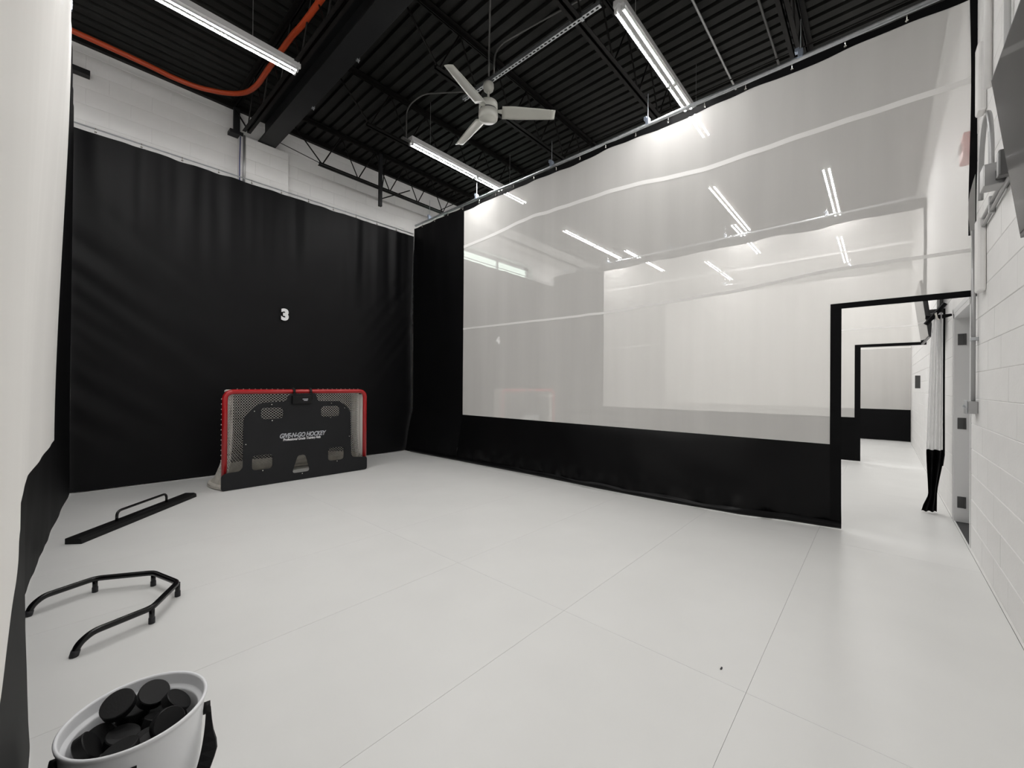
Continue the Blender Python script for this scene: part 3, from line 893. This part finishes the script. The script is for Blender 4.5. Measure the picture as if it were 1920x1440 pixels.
# ------------------------------------------------------------------ hockey goal
GY = 5.87; GX0, GX1 = 1.352, 3.152; GZ = 1.19
def flat(v):
    return Vector((v.x, v.y, 0))
def make_goal():
    g = thing('hockey_goal', ((GX0+GX1)/2, GY, 0), 'red framed hockey goal with white net in front of the black curtain', 'goal')
    fr = arc_path([(GX0, GY, .02), (GX0, GY, GZ), (GX1, GY, GZ), (GX1, GY, .02)], .10, 8)
    MB().tube(fr, .030, 14).build('frame', 'red', g, True)
    cxm = (GX0+GX1)/2
    base = smooth_path([(GX0, GY+.02, .03), (GX0-.05, GY+.20, .03), (GX0-.03, GY+.50, .03), (GX0+.22, GY+.80, .03), (cxm-.3, GY+.86, .03), (cxm, GY+.80, .03), (cxm+.3, GY+.86, .03), (GX1-.22, GY+.80, .03), (GX1+.03, GY+.50, .03), (GX1+.05, GY+.20, .03), (GX1, GY+.02, .03)], 8)
    topc = smooth_path([(GX0+.09, GY+.02, GZ), (GX0+.07, GY+.14, GZ), (GX0+.10, GY+.32, GZ), (GX0+.32, GY+.46, GZ), (cxm-.3, GY+.50, GZ), (cxm, GY+.46, GZ), (cxm+.3, GY+.50, GZ), (GX1-.32, GY+.46, GZ), (GX1-.10, GY+.32, GZ), (GX1-.07, GY+.14, GZ), (GX1-.09, GY+.02, GZ)], 8)
    MB().tube(base, .028, 8).build('base_frame', 'skirt', g, True)
    MB().tube(topc, .022, 8).build('top_frame', 'cord', g, True)
    # canvas skirt over the base, inside and outside
    n = len(base)
    b = MB()
    b.grid(list(range(n)), lin(0, 1, 5), lambda i, s: flat(base[i].lerp(topc[i], 1-(1-s*.17)**4.5))+Vector((0, 0, .03+.20*s))+Vector((.010*math.sin(i*.9), .0, 0))*s)
    b.grid(list(range(n)), lin(0, 1, 2), lambda i, s: base[i]+(base[i]-Vector((cxm, GY+.4, .03))).normalized()*(.030*s)+Vector((0, 0, .01-.028*s)))
    b.build('skirt', 'skirt', g, True)
    # netting: diamond cords on the lofted back and on the top
    L = [0]
    for i in range(1, n): L.append(L[-1]+((base[i]-base[i-1]).length+(topc[i]-topc[i-1]).length)/2)
    tot = L[-1]
    def surf(s, t):
        s = max(0, min(1, s))*tot
        i = 0
        while i < n-2 and L[i+1] < s: i += 1
        k = (s-L[i])/max(1e-6, L[i+1]-L[i])
        lo = base[i].lerp(base[i+1], k); hi = topc[i].lerp(topc[i+1], k)
        tt = 1-(1-t)**4.5
        p = lo.lerp(hi, tt); p.z = lo.z+(hi.z-lo.z)*t
        return p
    cell = .044
    ns_ = int(tot/cell); nt_ = int(1.30/cell)
    b = MB()
    def cord(p, q, r=.0030):
        d = (q-p)
        if d.length < 1e-6: return
        d.normalize(); a = Vector((0, 0, 1)) if abs(d.z) < .9 else Vector((1, 0, 0))
        u = d.cross(a).normalized(); v = d.cross(u)
        vs = []
        for P in (p, q):
            for k in range(3):
                vs.append(P+(u*math.cos(2*PI*k/3)+v*math.sin(2*PI*k/3))*r)
        b.add(vs, [(0,1,4,3),(1,2,5,4),(2,0,3,5)])
    for i in range(ns_):
        for j in range(nt_):
            s0, s1 = i/ns_, (i+1)/ns_; t0, t1 = .10+.90*j/nt_, .10+.90*(j+1)/nt_
            sm, tm = (s0+s1)/2, (t0+t1)/2
            c_ = surf(sm, tm)
            for s, t in ((s0, t0), (s1, t0), (s1, t1), (s0, t1)):
                cord(surf(s, t), c_)
    # top shelf
    nx = int((GX1-GX0)/cell)
    def topsurf(s, t):
        x_ = GX0+.075+(GX1-GX0-.15)*s
        dep = interp([(0, 0), (.05, .28), (.18, .46), (.33, .50), (.5, .46), (.67, .50), (.82, .46), (.95, .28), (1, 0)], s)
        return Vector((x_, GY+dep*t, GZ+.012-.03*math.sin(t*PI)*math.sin(s*PI)))
    for i in range(nx):
        for j in range(10):
            c_ = topsurf((i+.5)/nx, (j+.5)/10)
            for s, t in ((i, j), (i+1, j), (i+1, j+1), (i, j+1)):
                cord(topsurf(s/nx, t/10), c_)
    tag(b.build('net', 'cord', g), 'white diamond netting', kind='stuff')
    # lacing loops along posts and bar
    b = MB()
    for z in lin(.30, 1.10, 13):
        for xx, sg in ((GX0, -1), (GX1, 1)):
            b.tube([(xx+sg*.033*math.cos(a), GY+.033*math.sin(a), z+.012*math.sin(a)) for a in lin(.05, 1.9, 6)], .0045, 4)
    for xx in lin(GX0+.12, GX1-.12, 24):
        if abs(xx-2.23) < .2: continue
        b.tube([(xx+.008*math.sin(a), GY+.033*math.cos(a), GZ+.033*math.sin(a)) for a in lin(.1, 1.62, 5)], .0045, 4)
    tag(b.build('lacing', 'cord', g), 'white net lacing', kind='stuff')
    for xx, sg in ((GX0, 1), (GX1, -1)):
        MB().grid(lin(.2, 1.14, 10), lin(0, 1, 3), lambda z, q_: (xx+sg*(.012+.030*q_), GY+.03+.09*q_+.01*math.sin(z*9), z)).build('lacing_sleeve', 'cord', g, True)
    return g
goal = make_goal()

def curve_board(name, outline, holes, y0, th, m, parent, cornerN=0):
    cu = bpy.data.curves.new(name, 'CURVE')
    cu.dimensions = '2D'; cu.fill_mode = 'BOTH'; cu.extrude = th/2; cu.bevel_depth = .0015
    def rnd(P, rad):
        Q = [Vector((a, b_, 0)) for a, b_ in P]; out = []
        N = len(Q)
        for i in range(N):
            a, b_, c_ = Q[i-1], Q[i], Q[(i+1) % N]
            d1, d2 = a-b_, c_-b_
            r = min(rad, d1.length*.42, d2.length*.42)
            s1, s2 = b_+d1.normalized()*r, b_+d2.normalized()*r
            for k in range(5):
                t = k/4; out.append(s1*(1-t)**2+b_*2*t*(1-t)+s2*t*t)
        return out
    for P, rad in [(outline, .035)]+[(h, .05) for h in holes]:
        pts = rnd(P, rad)
        sp = cu.splines.new('POLY'); sp.points.add(len(pts)-1)
        for i, p in enumerate(pts): sp.points[i].co = (p.x, p.y, 0, 1)
        sp.use_cyclic_u = True
    o = bpy.data.objects.new(name, cu); COL.objects.link(o)
    me = bpy.data.meshes.new_from_object(o.evaluated_get(bpy.context.evaluated_depsgraph_get()))
    bpy.data.objects.remove(o, do_unlink=True)
    me.materials.clear(); me.materials.append(MT[m])
    pl = WL[parent.name]
    for v in me.vertices:
        v.co = Vector((v.co.x-pl.x, y0-v.co.z-pl.y, v.co.y-pl.z))
    ob = bpy.data.objects.new(name, me); COL.objects.link(ob); ob.parent = parent
    WL[ob.name] = pl
    return ob
def make_tutor():
    BY = 5.822
    t = thing('shooting_tutor', (2.235, BY, 0), 'black shooting target board with cut-out corners hung in the red goal', 'target board')
    outl = [(1.312, .006), (1.312, .185), (1.37, .212), (1.50, .214), (1.535, .255), (1.537, .845), (1.568, .905), (1.645, .995), (1.73, 1.047), (2.02, 1.060), (2.052, 1.155), (2.40, 1.162), (2.425, 1.054), (2.735, 1.047), (2.82, .985), (2.900, .890), (2.914, .26), (2.945, .212), (3.06, .20), (3.166, .195), (3.166, .006)]
    holes = [[(1.722, .985), (1.987, .985), (1.987, .838), (1.722, .838)], [(2.470, .982), (2.736, .982), (2.736, .832), (2.470, .832)],
             [(1.630, .392), (1.866, .392), (1.866, .202), (1.630, .202)], [(2.575, .388), (2.808, .388), (2.808, .200), (2.575, .200)],
             [(2.17, .335), (2.27, .335), (2.335, .098), (2.095, .098)]]
    bd = curve_board('board', outl, holes, BY, .012, 'board', t)
    for x_, z_ in [(1.845, 1.025), (1.65, .946), (1.852, .818), (1.561, .54), (1.75, .191), (2.227, .082), (2.703, .187), (2.883, .529), (2.604, .818), (2.613, 1.021), (2.807, .947)]:
        MB().tube([(x_, BY-.006, z_), (x_, BY-.013, z_)], [.009, .006], 10).build('bolt', 'hook', t, False)
    for x_ in (2.125, 2.339):
        b = MB().tube([(x_, GY+.040*math.sin(a), GZ+.040*math.cos(a)) for a in lin(0, 2*PI*15/16, 15)], .016, 6, closed=True)
        b.box((x_-.02, BY-.008, 1.08), (x_+.02, BY-.003, 1.17))
        b.build('hanging_strap', 'rubber', t)
    bx = MB().bbox((2.085, BY-.045, 1.025), (2.330, BY-.006, 1.133), .006).build('counter_box', 'rubber', t)
    me = text_mesh('print', 'SCORE', .022, .0005, 'greyprint'); 
    def put(me, x_, z_, y_, par, nm='lettering'):
        pl = WL[par.name]
        for v in me.vertices: v.co = Vector((v.co.x+x_-pl.x, y_-v.co.z-pl.y, v.co.y+z_-pl.z))
        o = bpy.data.objects.new(nm, me); COL.objects.link(o); o.parent = par; WL[o.name] = pl
        return o
    bpy.data.meshes.remove(me)
    me = text_mesh('l1', 'GIVE-N-GO HOCKEY', .083, .0006, 'greyprint', offset=.0026, shear=.32, spacing=.93)
    for v in me.vertices: v.co.x *= .80
    put(me, 2.232, .606, BY-.0085, t)
    me = text_mesh('l2', 'Professional Grade Training Aids', .047, .0006, 'white', offset=.0006, shear=.2, spacing=.92)
    for v in me.vertices: v.co.x *= .85
    put(me, 2.225, .556, BY-.0085, t)
    for x_, z_, w_ in ((2.245, 1.088, .07), (2.25, 1.070, .05)):
        MB().box((x_-w_/2, BY-.0462, z_-.005), (x_+w_/2, BY-.0445, z_+.005)).build('print_line', 'greyprint', bx)
    return t
tutor = make_tutor()
dup(goal, (4.86, 0, 0), 'hockey goal standing behind the first mesh curtain')
dup(tutor, (4.86, 0, 0), 'target board hung in the goal behind the first mesh curtain')

# ------------------------------------------------------------------ training aids on the floor
tr_ = thing('stickhandling_trainer', (.2, 3.2, 0), 'black angular tube stickhandling frame on short legs, open toward the left curtain', 'training aid')
H = .083
A0, Fp, Ep, Dp, Cp, B0 = (-.098, 3.485), (.166, 3.593), (.419, 3.435), (.498, 3.16), (.350, 2.905), (.062, 2.815)
path = [(A0[0], A0[1], .006), (A0[0]+.012, A0[1]+.004, .05), (A0[0]+.055, A0[1]+.022, H), (Fp[0], Fp[1], H), (Ep[0], Ep[1], H), (Dp[0], Dp[1], H), (Cp[0], Cp[1], H), (B0[0]+.06, B0[1]+.018, H), (B0[0]+.014, B0[1]+.004, .05), (B0[0], B0[1], .006)]
MB().tube(arc_path(path, .035, 5), .0155, 10).build('tube_frame', 'tubeblack', tr_, True)
for (x_, y_) in (Fp, Ep, Dp, Cp):
    lg = MB().tube([(x_, y_, .012), (x_, y_, H)], .0125, 10).build('leg', 'tubeblack', tr_, True)
    MB().lathe([(0, .001), (.0145, .001), (.0145, .030), (.0125, .034), (0, .034)], (x_, y_, 0), 12).build('rubber_foot', 'cap', lg, True)
for p_, q_ in ((path[0], path[1]), (path[-1], path[-2])):
    a, b_ = Vector(p_), Vector(q_)
    MB().tube([a-Vector((0, 0, .005)), a.lerp(b_, .5)], .0172, 12).build('rubber_foot', 'cap', tr_, True)

pb = thing('passing_bar', (.55, 5.3, 0), 'long low black rebound bar with a raised tube handle near the goal', 'training aid')
P0, P1 = Vector((.095, 4.775, 0)), Vector((1.025, 5.815, 0))
d = (P1-P0).normalized(); q = Vector((-d.y, d.x, 0))
wd, ht = .060, .048
b = MB()
sec = [(-wd, .001), (wd, .001), (wd, ht-.004), (wd-.004, ht), (-wd+.030, ht), (-wd+.003, ht-.012)]
for P in (P0, P1):
    for s, z in sec: b.v.append(P+q*s+Vector((0, 0, z)))
n = len(sec)
for i in range(n): b.f.append((i, (i+1) % n, n+(i+1) % n, n+i))
b.f.append(tuple(reversed(range(n)))); b.f.append(tuple(range(n, 2*n)))
b.build('bar', 'rubber', pb)
h0, h1 = P0+d*.42+q*.01, P0+d*1.03+q*.01
MB().tube(arc_path([h0+Vector((0, 0, .03)), h0+Vector((0, 0, .135)), h1+Vector((0, 0, .135)), h1+Vector((0, 0, .03))], .05, 6), .011, 10).build('handle', 'tubeblack', pb, True)
b = MB()
for s0, s1 in ((.62, .86),):
    a0 = P0+d*s0-q*(wd-.036)+Vector((0, 0, ht+.0006)); a1 = P0+d*s1-q*(wd-.036)+Vector((0, 0, ht+.0006))
    b.add([a0, a1, a1+q*.018, a0+q*.018], [(0, 1, 2, 3)])
b.build('maker_strip', 'cap', pb)

o = MB().bbox((2.04, .537, .0005), (2.058, .543, .005), .001).build('debris_chip', 'cap', origin=(2.05, .54, 0))
tag(o, 'tiny dark chip lying on the white floor in the foreground', 'debris')

# ------------------------------------------------------------------ bucket of pucks
BX, BY_ = .158, 1.555
bk = thing('bucket', (BX, BY_, 0), 'white plastic bucket full of pucks in the lower left corner', 'bucket')
prof_ = [(.128, .002), (.132, 0), (.135, .004), (.149, .30), (.1535, .345), (.155, .358), (.159, .360), (.160, .366), (.157, .370), (.153, .369), (.1505, .364), (.1485, .338), (.147, .335), (.138, .332), (.136, .326), (.134, .28), (.124, .012), (0, .012)]
MB().lathe([(0, .002)]+prof_, (BX, BY_, 0), 72).build('body', 'bucket', bk, True)
# black strap handle: ears at both sides, bail hanging down toward the camera
cd = Vector((-.75, -.66, 0)).normalized()       # direction of hang, toward camera side
ax = Vector((.985, -.17, 0)).normalized()
hang = Vector((ax.y, -ax.x, 0)); 
if hang.dot(Vector((-BX, -BY_, 0))) < 0: hang = -hang
for s in (-1, 1):
    c0 = Vector((BX, BY_, .300))+ax*(s*.153)
    e_ = MB().tube([c0-ax*s*.004, c0+ax*s*.014], .016, 12).build('handle_ear', 'rubber', bk, True)
hb = MB()
phi0 = math.atan2(ax.y, ax.x)                     # right ear
sgn = -1 if hang.dot(Vector((math.cos(phi0-PI/2), math.sin(phi0-PI/2), 0))) > 0 else 1
hn = 40
def hpos(k, wv, out):
    sn = max(0.0, math.sin(k))
    ang = phi0+sgn*(k+out)
    zc = .300-.215*sn**.72
    wid = interp([(0, .012), (.10, .018), (.30, .040), (.60, .034), (1.0, .026)], sn)     # flat rubber blade standing off the wall
    q01 = (wv+1)/2
    rad = .1375+zc*.043+.006+wid*q01
    return (BX+rad*math.cos(ang), BY_+rad*math.sin(ang), zc+.012*(q01-.5)*sn)
for o_ in (.0, .05):
    hb.grid(lin(0, PI, hn), [-1, 1], lambda k, wv: hpos(k, wv, o_))
n0 = (hn+1)*2
for i in range(hn):
    hb.f.append((i*2, i*2+2, n0+i*2+2, n0+i*2)); hb.f.append((i*2+1, n0+i*2+1, n0+i*2+3, i*2+3))
hb.build('handle', 'rubber', bk)
a0 = math.atan2(-1, -.22)
lab = MB().grid(lin(a0-.50, a0+.12, 14), [.17, .318], lambda a, z: (BX+(.1349+z*.0500+.0012)*math.cos(a), BY_+(.1349+z*.0500+.0012)*math.sin(a), z)).build('label', 'rubber', bk, True)

pk = MB().lathe([(0, -.0127), (.036, -.0127), (.0381, -.0105), (.0381, .0105), (.036, .0127), (0, .0127)], (0, 0, 0), 32).mesh('puck', 'rubber', smooth=False)
def puck(x_, y_, z_, rx, ry, rz, label, group='pucks in the white bucket'):
    o = bpy.data.objects.new('hockey_puck', pk); COL.objects.link(o)
    o.location = (x_, y_, z_); o.rotation_euler = (rx, ry, rz)
    tag(o, label, 'puck', group)
heap = 'black rubber puck deeper in the heap inside the white bucket'
R_ = math.radians
puck(BX-.034, BY_+.056, .372, R_(28), R_(-18), 0, 'black puck standing highest in the bucket, left of its neighbour at the back')
puck(BX+.042, BY_+.066, .356, R_(30), R_(14), 0, 'black puck leaning beside the highest one at the back of the bucket')
puck(BX+.088, BY_+.010, .336, R_(10), R_(42), 0, 'black puck against the right inner wall of the bucket')
puck(BX-.040, BY_-.085, .328, R_(-8), R_(-10), 0, 'black puck lying flat at the front of the bucket')
puck(BX+.058, BY_-.066, .334, R_(58), R_(26), 0, 'black puck on edge at the right front of the bucket')
puck(BX-.098, BY_-.010, .330, R_(10), R_(60), 0, 'black puck on edge against the left inner wall of the bucket')
for (x_, y_, z_, rx, ry) in ((-.03, 0, .292, 8, 12), (.05, .01, .288, -12, 20), (.015, -.06, .282, 35, 0), (-.085, .05, .288, 30, -20), (.0, .085, .296, -8, 5), (.085, -.045, .275, 0, 25), (-.075, -.07, .272, 12, 8), (.0, .02, .255, 3, 3), (.075, .06, .272, 10, -10),
                             (-.06, .02, .24, 5, 0), (.05, -.04, .245, 0, 5), (.06, .05, .23, 0, 0), (-.04, -.07, .235, 0, 4), (-.03, .08, .23, 0, 0), (.09, .0, .21, 2, 0), (-.085, 0, .21, 0, 2), (.0, 0, .21, 0, 0), (0, -.088, .208, 0, 0), (0, .088, .2, 0, 0),
                             (.028, -.094, .285, 15, 10), (-.094, .028, .270, 0, 20), (.094, .035, .262, 0, -15), (.066, -.072, .252, 8, 0), (-.055, .088, .272, 20, 0), (.045, .092, .276, -10, 0)):
    rr_ = math.hypot(x_, y_); kk_ = min(1, .084/max(rr_, 1e-6)); x_ *= kk_; y_ *= kk_      # keep clear of the bucket wall
    puck(BX+x_, BY_+y_, z_+.016, R_(rx), R_(ry), 0, heap)

# ------------------------------------------------------------------ near wall fittings
def make_tv():
    t = thing('television', (1.9, -.38, 2.2), 'x', 'television', 'wall televisions')
    # far top corner (2.5,-.324,2.53), far bottom corner (2.5,-.40,1.88)
    Tt, Bt = Vector((0, -.324, 2.53)), Vector((0, -.400, 1.88))
    dn = (Bt-Tt).normalized(); out = Vector((0, dn.z, -dn.y)); out = out if out.y > 0 else -out
    x0, x1 = 1.34, 2.50
    def slab(xa, xb, s0, s1, n0, n1):
        vs = []
        for nn in (n0, n1):
            for (xx, s) in ((xa, s0), (xb, s0), (xb, s1), (xa, s1)):
                p = Tt+dn*s+out*nn; vs.append(Vector((xx, p.y, p.z)))
        return vs, [(0,1,2,3),(7,6,5,4),(0,4,5,1),(1,5,6,2),(2,6,7,3),(3,7,4,0)]
    Ht = (Bt-Tt).length
    b = MB(); b.add(*slab(x0, x1, 0, Ht, -.022, -.001)); b.add(*slab(x0+.2, x1-.2, .15, Ht-.06, -.055, -.022)); b.build('case', 'bezel', t)
    b = MB(); b.add(*slab(x0+.009, x1-.009, .009, Ht-.016, -.001, .0008)); b.build('screen', 'screen', t)
    m_ = MB().bbox((1.75, -.541, 2.1), (2.1, -.515, 2.4), .004)
    m_.bbox((1.80, -.52, 2.2), (1.85, -.41, 2.25), .004).bbox((2.0, -.52, 2.2), (2.05, -.41, 2.25), .004)
    m_.build('wall_bracket', 'hinge', t)
    return t
tv = make_tv()
tv['label'] = 'black wall television tilted down at the upper right edge'
dup(tv, (5.25, 0, 0), 'television on the wall of the next bay, seen through the mesh')

jb = thing('junction_box', (3.66, YR, 2.54), 'grey metal junction box with a looped conduit left of the television', 'junction box')
MB().bbox((3.60, YR, 2.47), (3.72, YR+.105, 2.60), .005).build('box', 'conduit', jb)
MB().bbox((3.44, YR+.01, 2.49), (3.60, YR+.06, 2.55), .005).bbox((3.40, YR+.01, 2.45), (3.46, YR+.075, 2.59), .006).build('connector', 'hinge', jb)
MB().tube(smooth_path([(3.68, YR+.064, 2.60), (3.69, YR+.064, 2.80), (3.75, YR+.064, 2.95), (3.83, YR+.064, 2.99), (3.92, YR+.064, 2.95), (4.02, YR+.062, 2.80), (4.14, YR+.05, 2.56)], 6), .013, 8).build('conduit_loop', 'conduit', jb, True)
for k, zz in enumerate((2.46, 2.515)):
    o = MB().tube([(3.42, YR+.016, zz+.02), (4.42, YR+.016, zz-.03)], .011, 8).bbox((4.02, YR, zz-.03), (4.045, YR+.03, zz+.025), .003).build('wall_pipe', 'conduit', smooth=False, origin=(3.9, YR, zz))
    tag(o, ['lower of two thin pipes running along the block wall below the junction box', 'upper of two thin pipes running along the block wall below the junction box'][k], 'pipe', 'pipes on the near wall')
for k, (xx, ra, mm) in enumerate(((4.13, .020, 'wall'), (3.56, .014, 'fixture'))):
    o = MB().tube([(xx, YR+.022, 3.3 if k == 0 else 2.95), (xx, YR+.022, 5.3)], ra, 10).build('riser_pipe', mm, smooth=True, origin=(xx, YR, 3.3))
    tag(o, ['white riser pipe on the block wall beside the black curtain edge', 'thin white riser pipe behind the television'][k], 'pipe')
for k, (z0, z1) in enumerate(((3.25, 3.74), (1.98, 2.50))):
    o = MB().bbox((4.32, YR, z0), (4.44, YR+.045, z1), .014).build('raceway_cover', 'wall', origin=(4.38, YR, z0))
    tag(o, ['upper white raceway cover over the black curtain edge', 'lower white raceway cover above the doorway header'][k], 'raceway', 'raceway covers')
sw = thing('switch_box', (4.70, YR, 1.15), 'grey metal switch box beside the doorway on the block wall', 'switch')
MB().bbox((4.63, YR, 1.105), (4.78, YR+.055, 1.20), .006).build('box', 'conduit', sw)
MB().bbox((4.625, YR+.055, 1.10), (4.785, YR+.059, 1.205), .003).tube([(4.70, YR+.058, 1.15), (4.70, YR+.072, 1.165)], .008, 6).build('cover_plate', 'galv', sw)
MB().tube([(4.655, YR+.024, 1.20), (4.655, YR+.024, 2.5)], .013, 10).build('riser', 'conduit', sw, True)
MB().bbox((4.62, YR, 1.66), (4.69, YR+.040, 1.685), .003).build('pipe_strap', 'galv', sw)
al = thing('fire_alarm', (4.97, YR, 3.26), 'red fire alarm horn on the wall seen through the mesh', 'alarm')
MB().bbox((4.86, YR, 3.16), (5.08, YR+.06, 3.36), .012).build('body', 'alarm', al)
lb_ = MB(); lb_.tube([(4.97, YR+.058, 3.27), (4.97, YR+.078, 3.27)], [.045, .035], 16); lb_.build('strobe_lens', 'white', al, True)
for k, (xx, zz) in enumerate(((10.75, 1.42),)):
    o = MB().bbox((xx, YR, zz-.12), (xx+.03, YR+.07, zz+.12), .005).build('door_pull', 'hinge', origin=(xx, YR, zz))
    tag(o, 'small black upright fitting on the far block wall beyond the doorway', 'wall fitting')
